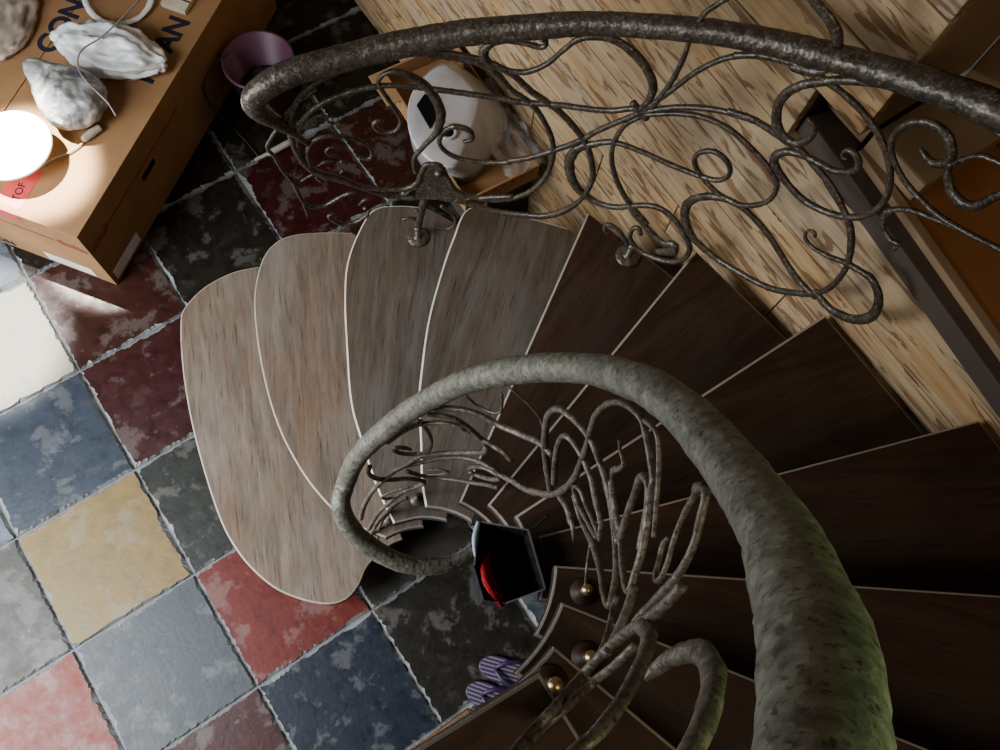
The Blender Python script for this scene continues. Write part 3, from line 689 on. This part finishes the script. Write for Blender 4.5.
link('hand_hole', bm, M['black'], carton)


def crumple(bm, prof_fn, seed, amp, freq, zmin=None, sub=5):
    R = bmesh.ops.create_icosphere(bm, subdivisions=sub, radius=1)
    for v in R['verts']:
        d = v.co.normalized()
        p = prof_fn(d)
        n = 0
        for o_, a_ in ((1, 1), (2.1, .55), (4.3, .28)):
            n += (1 - abs(noise.noise(d * freq * o_ + Vector((seed, seed*.7, 0)))) * 2.6) * a_
        p = p + d * (n * amp)
        if zmin is not None and p.z < zmin: p.z = zmin
        v.co = p
    for f in bm.faces: f.smooth = True

def place(c, rz): return Matrix.Translation(Vector(c)) @ Matrix.Rotation(rz, 4, 'Z')
wb = empty('plastic_bag', (0.093300, 2.127200, CH + .001), -0.851081)
tag(wb, 'crumpled white plastic carrier bag with loop handles lying on the carton lid', 'bag')
WOFF = Vector((-.012, .02, 0))
def wprof(d):
    x = d.x * .205; k = 1 - .55 * max(0, d.x) ** 2 - .30 * max(0, -d.x) ** 3
    return Vector((x, d.y * .088 * k, .045 + d.z * .05 * k))
bm = bmesh.new(); crumple(bm, lambda d: wprof(d) * .93 + WOFF, 3.3, .018, 1.25, 0.0)
link('bag_body', bm, M['whitebag'], wb)
for (pts) in ([[(0.1248, 2.4306, 0.385), (0.1138, 2.3762, 0.385), (0.1263, 2.3085, 0.385), (0.1713, 2.2617, 0.385), (0.2415, 2.2501, 0.385), (0.3045, 2.2837, 0.385), (0.3245, 2.3231, 0.385)]]):
    bm = bmesh.new(); tube(bm, [(Vector(p), .022) for p in pts], .008, 8, flat=lambda w: .006, ref=lambda p: Vector((0, 0, 1)), jit=.3)
    o = link('handle', bm, M['whitebag'], wb); o.matrix_parent_inverse = wb.matrix_basis.inverted()
gb = empty('plastic_bag', (-0.083500 - .010, 2.004700 + .004, CH + .001), 0)
tag(gb, 'smoky grey bulging clear plastic bag tied at its tip, beside the white lamp', 'bag')
def gprof(d):
    tip = max(0, d.dot(Vector((-.25, .85, .45)).normalized())) ** 6
    return Vector((d.x * .104, d.y * .104, .070 + d.z * .073)) + Vector((-.035, .075, .02)) * tip
bm = bmesh.new(); crumple(bm, gprof, 8.1, .005, 1.8, 0.0)
link('bag_body', bm, M['greybag'], gb)
sb = empty('plastic_sheet', (-0.140200, 2.471700, CH + .001), .9)
tag(sb, 'pale crumpled plastic sheet at the far edge of the carton lid', 'plastic sheet')
bm = bmesh.new(); crumple(bm, lambda d: Vector((d.x * .16, d.y * .085, .012 + d.z * .018)), 5.2, .012, 2.6, 0.0, 4)
link('sheet_body', bm, M['sheet'], sb)


# ------------------------------------------------------------------ rest

LC = (-0.3356, 1.9475, 0.445); LR = 0.130533
lamp = empty('round_lamp', (LC[0], LC[1], CH + .001))
tag(lamp, 'round white lamp with a shallow dish-shaped head standing on the carton', 'lamp')
bm = bmesh.new(); lathe(bm, [(0, 0), (.038, 0), (.038, .008), (.03, .014), (.012, .02), (0, .02)], 32); link('base', bm, M['lamp'], lamp)
bm = bmesh.new(); lathe(bm, [(0, .0195), (.011, .0195), (.011, .050), (0, .050)], 16); link('stem', bm, M['lamp'], lamp)
bm = bmesh.new(); lathe(bm, [(0, .049), (.04, .050), (LR*.93, .062), (LR, .070), (LR, .075), (LR*.97, .078), (LR*.55, .083), (0, .085)], 48); link('lamp_head', bm, M['lamp'], lamp)
bm = bmesh.new(); tube(bm, [(Vector(p) - Vector((LC[0], LC[1], CH + .001)), .006) for p in [(-0.2901, 1.8776, 0.378), (-0.242, 1.8837, 0.378), (-0.1913, 1.8795, 0.378), (-0.1407, 1.8892, 0.378)]], .006, 8); cb = link('cable', bm, M['plug'], lamp)
pa, pb = [Vector(p) - Vector((LC[0], LC[1], CH + .001)) for p in [(-0.1381, 1.895, 0.386), (-0.0664, 1.9105, 0.386)]]
bm = bmesh.new(); tube(bm, [(pa, .012), (pa.lerp(pb, .12), .024), (pa.lerp(pb, .5), .028), (pa.lerp(pb, .97), .028), (pb, .026)], .004, 14); pg = link('connector', bm, M['plug'], cb)
pg['label'] = 'pale connector with dark open end'
bm = bmesh.new(); tube(bm, [(pb, .021), (pb + (pb - pa).normalized() * .001, .021)], .001, 14); link('connector_mouth', bm, M['plug_dark'], cb)

PK = [(0.9208, 0.1566), (0.9293, 0.0829), (0.9826, 0.0825), (0.9874, 0.1594)]
pk = empty('packet', CO + CU * PK[0][0] + CV * PK[0][1] + Vector((0, 0, CH + .001)), crz)
tag(pk, 'small cream packet with a dark line at the top edge of the carton lid', 'packet')
bm = bmesh.new(); box(bm, 0, .085, -.075, .02, 0, .02, bev=.002); pb_ = link('packet_body', bm, M['cream'], pk)
bm = bmesh.new(); box(bm, .040, .046, -.0745, .0195, .0201, .0206); link('printed_line', bm, M['plug_dark'], pk)

bm = bmesh.new(); tube(bm, [(Vector(p), .0055) for p in [(0.3189, 2.2335, 0.5), (0.174, 2.1637, 0.5), (0.0862, 2.1353, 0.495), (0.0244, 2.1205, 0.5), (-0.0092, 2.0942, 0.5), (-0.027, 2.0496, 0.5), (-0.026, 1.9675, 0.53), (-0.0162, 1.9125, 0.535), (-0.0051, 1.8657, 0.525), (-0.0051, 1.8292, 0.5)]], .008, 8)
tag(link('power_cable', bm, M['cablegrey']), 'thin grey cable curving over both plastic bags on the carton', 'cable')

BC = (0.5446, 2.0005, 0.235); BR = 0.131608
bk = empty('bucket', (BC[0], BC[1], 0.0005)); tag(bk, 'pink plastic bucket with rubbish in it, in the shade behind the carton', 'bucket')
bm = bmesh.new(); lathe(bm, [(0, 0), (BR*.70, 0), (BR*.74, .01), (BR*.96, .225), (BR*1.02, .228), (BR*1.02, .238), (BR*.94, .238), (BR*.71, .012), (0, .012)], 48); link('bucket_body', bm, M['bucket'], bk)
tag(wr := empty('rubbish', (BC[0], BC[1], .0135)), 'heap of dark rubbish inside the pink bucket', 'rubbish'); wr['kind'] = 'stuff'
bm = bmesh.new(); crumple(bm, lambda d: Vector((d.x * BR*.68, d.y * BR*.68, .05 + d.z * .05)), 2.2, .01, 2.5, 0.0, 4); link('rubbish_heap', bm, M['rubbish'], wr)
cd = empty('plug_lead', (0, 0, 0)); tag(cd, 'thin dark cord running over the bucket rim to a pale plug on the floor', 'cord')
bm = bmesh.new(); tube(bm, [(Vector(p), .006) for p in [(0.494, 2.126, 0.19), (0.4627, 2.0903, 0.225), (0.4336, 2.069, 0.244), (0.3892, 2.0772, 0.208), (0.3325, 2.0376, 0.198), (0.3202, 2.0285, 0.128), (0.3496, 2.0022, 0.006), (0.3711, 1.8824, 0.006), (0.3773, 1.7882, 0.014)]], .008, 8); link('cord', bm, M['cabledark'], cd)
bm = bmesh.new(); R3 = [Vector(p) for p in [(0.359, 1.7786, 0.014), (0.4399, 1.7759, 0.014), (0.5207, 1.7791, 0.014)]]
tube(bm, [(R3[0], .014), (R3[0].lerp(R3[1], .7), .016), (R3[0].lerp(R3[1], .75), .027), (R3[1].lerp(R3[2], .7), .027), (R3[2], .018)], .004, 12); link('plug', bm, M['plug'], cd)

# open carton by the wall with a grey plastic housing in film
OB = empty('open_carton', (.908, 1.205, 0.0005), -.06); tag(OB, 'open brown carton standing against the plank wall behind the stairs', 'box')
hw, hl, hz = .135, .275, .575
bm = bmesh.new()
box(bm, -hw, hw, -hl, -hl + .006, .5, hz); box(bm, -hw, hw, hl - .006, hl, .5, hz)
box(bm, -hw, -hw + .006, -hl + .006, hl - .006, .5, hz); box(bm, hw - .006, hw, -hl + .006, hl - .006, .5, hz)
box(bm, -hw + .006, hw - .006, -hl + .006, hl - .006, .50, .512)
link('carton_body', bm, M['card'], OB)
bm = bmesh.new()
for i in range(7): box(bm, -hw + .03 + i * .034, -hw + .045 + i * .034, -hl - .0008, -hl + .001, hz - .028 + (i % 2) * .006, hz - .012)
link('red_print', bm, M['redprint'], OB)
bm = bmesh.new(); box(bm, -hw - .05, -hw, hl - .13, hl, hz - .004, hz)
link('flap', bm, M['card_in'], OB)
st = empty('storage_crate', (.985, 1.235, .0005), -.02); tag(st, 'dark wooden crate under the open carton, against the plank wall', 'crate')
bm = bmesh.new()
for zz in (.0, .17, .34): box(bm, -.085, .085, -.235, .235, zz, zz + .158, bev=.004)
link('crate_slats', bm, M['darkwood'], st)
for sx in (-1, 1):
    for sy in (-1, 1):
        bm = bmesh.new(); box(bm, sx*.078 - .011, sx*.078 + .011, sy*.228 - .011, sy*.228 + .011, .001, .4985)
        link('corner_post', bm, M['darkwood'], st)
TOPP = [Vector(p) for p in [(0.9268, 1.323, 0.7), (0.9444, 1.2645, 0.7), (0.9503, 1.1833, 0.7), (0.9232, 1.1315, 0.7), (0.8379, 1.0582, 0.7), (0.7511, 0.9973, 0.7), (0.7105, 1.0223, 0.7), (0.691, 1.0747, 0.7), (0.6914, 1.1479, 0.7), (0.7245, 1.223, 0.7), (0.7817, 1.2853, 0.7), (0.8707, 1.3219, 0.7)]]; BASEP = [Vector(p) for p in [(0.9896, 1.406, 0.585), (1.0297, 1.3176, 0.585), (1.0472, 1.2027, 0.585), (1.0355, 1.1161, 0.585), (0.9575, 1.0586, 0.585), (0.8316, 1.0075, 0.585), (0.7583, 1.0443, 0.585), (0.7217, 1.1261, 0.585), (0.7299, 1.2153, 0.585), (0.7674, 1.2926, 0.585), (0.8249, 1.3598, 0.585), (0.9206, 1.4016, 0.585)]]
SCN = sum(TOPP, Vector()) / len(TOPP)
sh_ = empty('plastic_housing', (SCN.x, SCN.y, .517)); tag(sh_, 'grey plastic housing with a black square and round hole, lying in the open carton', 'plastic housing')
def lvl(t, zz, shrink):
    q = [BASEP[i].lerp(TOPP[i], t) for i in range(len(TOPP))]; c = sum(q, Vector()) / len(q)
    cc = catmull([(q[i % len(q)], 1) for i in range(len(q) + 1)], .012)[:-1]
    n = 48; pr_ = [cc[int(i * len(cc) / n)][0] for i in range(n)]
    return [Vector((c.x + (p.x - c.x) * shrink - SCN.x, c.y + (p.y - c.y) * shrink - SCN.y, zz - .517)) for p in pr_]
bm = bmesh.new(); rings = []
for t, zz, s_ in ((0, .518, .97), (0, .585, 1), (.15, .60, 1), (.5, .638, 1), (.9, .685, 1), (.97, .694, .995), (1, .699, .975), (1, .701, .94), (1, .7015, .7), (1, .702, .35)):
    rings.append([bm.verts.new(p) for p in lvl(t, zz, s_)])
for a, b in zip(rings, rings[1:]):
    for i in range(48): bm.faces.new((a[i], a[(i+1) % 48], b[(i+1) % 48], b[i])).smooth = True
bm.faces.new(rings[-1]).smooth = True; bm.faces.new(rings[0][::-1])
link('housing_body', bm, M['shell'], sh_)
SQ = [Vector(p) - Vector((SCN.x, SCN.y, .517)) for p in [(0.7664, 1.2336, 0.702), (0.8103, 1.256, 0.702), (0.8272, 1.184, 0.702), (0.7564, 1.1436, 0.702)]]
bm = bmesh.new()
lo = [bm.verts.new((p.x, p.y, .180)) for p in SQ]; hi = [bm.verts.new((p.x, p.y, .1905)) for p in SQ]
bm.faces.new(hi)
for i in range(4): bm.faces.new((lo[i], lo[(i+1) % 4], hi[(i+1) % 4], hi[i]))
bmesh.ops.recalc_face_normals(bm, faces=bm.faces)
link('square_recess', bm, M['black'], sh_)
HC = Vector((0.7948, 1.1028, 0.703)) - Vector((SCN.x, SCN.y, .517))
bm = bmesh.new(); lathe(bm, [(.017, .184), (.026, .186), (.029, .192), (.026, .196), (.019, .195), (.016, .188)], 32, (HC.x, HC.y, 0)); link('hole_collar', bm, M['shell'], sh_)
bm = bmesh.new(); lathe(bm, [(0, .1925), (.0185, .1925), (.0185, .188)], 32, (HC.x, HC.y, 0)); link('round_hole', bm, M['black'], sh_)
fm = empty('plastic_film', (.99, 1.10, .58), -.06); tag(fm, 'loose clear plastic film beside the grey housing in the open carton', 'plastic film')
bm = bmesh.new()
G_ = [[bm.verts.new(((i / 14 - .5) * .15, (j / 20 - .5) * .36, .012 + .03 * (noise.noise(Vector((i*.5, j*.45, 2))) + .6 * noise.noise(Vector((i*1.1, j*1.2, 5)))) - .02 * i / 14 + .012)) for j in range(21)] for i in range(15)]
for i in range(14):
    for j in range(20): bm.faces.new((G_[i][j], G_[i+1][j], G_[i+1][j+1], G_[i][j+1])).smooth = True
link('film_sheet', bm, M['film'], fm)

# bag hanging in the well
RIM = [Vector(p) for p in [(0.1343, -0.0006, 1.42), (0.197, -0.059, 1.42), (0.1639, -0.1584, 1.42), (0.0947, -0.1401, 1.42), (0.0663, -0.115, 1.42), (0.0836, -0.058, 1.42)]]; RC = sum(RIM, Vector()) / len(RIM)
hb = empty('hanging_bag', (RC.x, RC.y, 1.15)); tag(hb, 'black zip-edged bag hanging open inside the stair well', 'bag')
B0 = Vector((RC.x, RC.y, 1.15))
bm = bmesh.new(); n = len(RIM)
def bl(z, s, d=0): return [bm.verts.new(Vector(((p.x - RC.x) * s, (p.y - RC.y) * s, z - 1.15 - d))) for p in RIM]
L_ = [bl(1.42, .985), bl(1.385, .94), bl(1.19, .84), bl(1.175, .7), bl(1.17, .3)]
K_ = [bl(1.42, 1.0), bl(1.385, .955), bl(1.32, .95), bl(1.19, .88), bl(1.15, .7)]
for S_, inv in ((L_, True), (K_, False)):
    for a, b in zip(S_, S_[1:]):
        for i in range(n):
            f = (a[i], b[i], b[(i+1) % n], a[(i+1) % n]); bm.faces.new(f[::-1] if inv else f)
for i in range(n): bm.faces.new((L_[0][i], K_[0][i], K_[0][(i+1) % n], L_[0][(i+1) % n]))
bm.faces.new(L_[-1]); bm.faces.new(K_[-1])
bmesh.ops.recalc_face_normals(bm, faces=bm.faces)
link('bag_body', bm, M['bag'], hb)
bm = bmesh.new()
for i in (5, 0, 1, 2):
    a, b = RIM[i] - B0, RIM[(i+1) % n] - B0
    m_ = max(6, int((b - a).length / .0035))
    for s in range(m_):
        p = a.lerp(b, (s + .5) / m_); box(bm, p.x - .0018, p.x + .0018, p.y - .0012, p.y + .0012, .2705, .2735)
o = link('zip', bm, M['zip'], hb); o['label'] = 'grey zip teeth along the mouth'
bm = bmesh.new(); a, b = RIM[5] - B0, RIM[0] - B0
tube(bm, [(a.lerp(b, .2) + Vector((0, 0, .003)), .004), (a.lerp(b, .6) + Vector((-.004, .004, .003)), .010), (b + Vector((-.002, .002, .003)), .007)], .004, 8)
o = link('edge_binding', bm, M['bagblue'], hb); o['label'] = 'pale blue edge'
bm = bmesh.new(); tube(bm, [(Vector(p) - B0, .005) for p in [(0.197, -0.059, 1.42), (0.2092, -0.0623, 1.44), (0.225, -0.0636, 1.5)]], .005, 8); link('strap', bm, M['black'], hb)
RL = [Vector(p) for p in [(0.1156, -0.054, 1.385), (0.099, -0.067, 1.41), (0.0872, -0.0894, 1.425), (0.0846, -0.1153, 1.42), (0.0881, -0.1402, 1.4)]]
rc = empty('red_cloth', (RC.x, RC.y, 1.178)); tag(rc, 'bright red cloth stuffed in the black hanging bag, spilling over its mouth', 'cloth')
R0 = Vector((RC.x, RC.y, 1.178))
bm = bmesh.new()
crumple(bm, lambda d: Vector((d.x * .036, d.y * .036, .075 + d.z * .075)), 6.1, .004, 2.0, 0.0, 4)
tube(bm, [(p - R0, .007 + .006 * math.sin(PI * i / 4)) for i, p in enumerate(RL)], .004, 10, jit=.3)
tube(bm, [(p - R0 + Vector((.010, .004, -.014)), .012) for i, p in enumerate(RL)], .004, 10, jit=.3)
link('folded_cloth', bm, M['redcloth'], rc)

# flip-flops on the floor below the landing
def flipflop(loc, rz, label):
    r = empty('flip_flop', (loc[0], loc[1], .0005), rz); tag(r, label, 'flip-flop', 'purple striped flip-flops')
    bm = bmesh.new()
    out = [(0, 0), (.006, .022), (.03, .042), (.07, .047), (.12, .041), (.17, .035), (.215, .034), (.24, .022), (.247, 0), (.24, -.022), (.215, -.034), (.17, -.036), (.12, -.041), (.07, -.046), (.03, -.038), (.006, -.018)]
    cc = catmull([(Vector((x, y, 0)), 1) for x, y in out + out[:1]], .008)[:-1]
    slab(bm, [(p[0].x, p[0].y * .86) for p in cc], 0, .018, .003)
    link('sole', bm, [M['sole'], M['purple']], r)
    for s in (1, -1):
        bm = bmesh.new(); tube(bm, [(Vector((.052, 0, .019)), .008), (Vector((.06, s*.008, .030)), .012), (Vector((.085, s*.027, .036)), .014), (Vector((.12, s*.038, .028)), .014), (Vector((.138, s*.038, .017)), .012)], .005, 8, flat=lambda w: .006, ref=lambda p: Vector((0, 0, 1)))
        link('strap', bm, M['purple'], r)
FF = [([0.0536, -0.2349], -0.8583127931802201), ([-0.023, -0.2746], -0.9180735163021916)]
flipflop(FF[0][0], FF[0][1], 'purple striped flip-flop lying farther from the landing edge')
flipflop(FF[1][0], FF[1][1], 'purple striped flip-flop lying nearer the landing edge')


# ------------------------------------------------------------------ camera and light
cam = bpy.data.cameras.new('camera'); co = bpy.data.objects.new('camera', cam); COL.objects.link(co)
cam.sensor_width = 36; cam.lens = 853.78 * 36 / 1000; cam.clip_start = .01
co.matrix_world = Matrix(((0.82561, 0.51385, -0.23308, -0.05364), (-0.56000, 0.79676, -0.22708, -0.15523), (0.06902, 0.31800, 0.94557, 2.92358), (0, 0, 0, 1)))
SC.camera = co

def area(name, loc, target, sx, sy, power, col):
    l = bpy.data.lights.new(name, 'AREA'); l.shape = 'RECTANGLE'; l.size = sx; l.size_y = sy; l.energy = power; l.color = col
    o = bpy.data.objects.new(name, l); COL.objects.link(o); o.location = loc
    o.rotation_euler = (Vector(target) - Vector(loc)).to_track_quat('-Z', 'Y').to_euler()
    return o
area('window_daylight', (-2.9, 1.75, 1.45), (0, .5, .5), 1.6, 1.3, 85, (.87, .94, 1.0))
uw = area('upper_window_daylight', (-2.5, .95, 2.75), (-1.15, .45, 0), 1.5, 1.5, 66, (.93, .96, 1.0)); uw.data.spread = math.radians(95)
area('warm_fill', (.0, -1.3, 3.5), (1.15, .1, 1.6), .8, .8, 11, (1.0, .82, .60))  # fill added to lift the window recess and upper treads
def spot(name, loc, target, power, deg, blend, r, col):
    l = bpy.data.lights.new(name, 'SPOT'); l.energy = power; l.spot_size = math.radians(deg); l.spot_blend = blend; l.shadow_soft_size = r; l.color = col
    o = bpy.data.objects.new(name, l); COL.objects.link(o); o.location = loc
    o.rotation_euler = (Vector(target) - Vector(loc)).to_track_quat('-Z', 'Y').to_euler()
spot('sun_through_roof_window', (-.80, 3.55, 4.1), (-0.3255, 1.9143, 0.37), 8000, 6.4, .5, .03, (1.0, .97, .90))
spot('sun_through_roof_window', (-1.15, 3.55, 4.1), (-0.8063, 1.6737, 0.0), 2200, 8.5, .6, .03, (1.0, .98, .94))
spot('green_fill', (.80, -.80, 2.80), (.13, -.24, 2.56), 10.0, 34, .6, .1, (.55, 1.0, .38))  # green fill added for the tint on the near handrail
w = bpy.data.worlds.new('world'); SC.world = w; w.use_nodes = True
bg = w.node_tree.nodes['Background']; bg.inputs[0].default_value = (.80, .77, .74, 1); bg.inputs[1].default_value = .10
SC.view_settings.view_transform = 'AgX'; SC.view_settings.look = 'AgX - Medium High Contrast'
SC.view_settings.exposure = 0.0
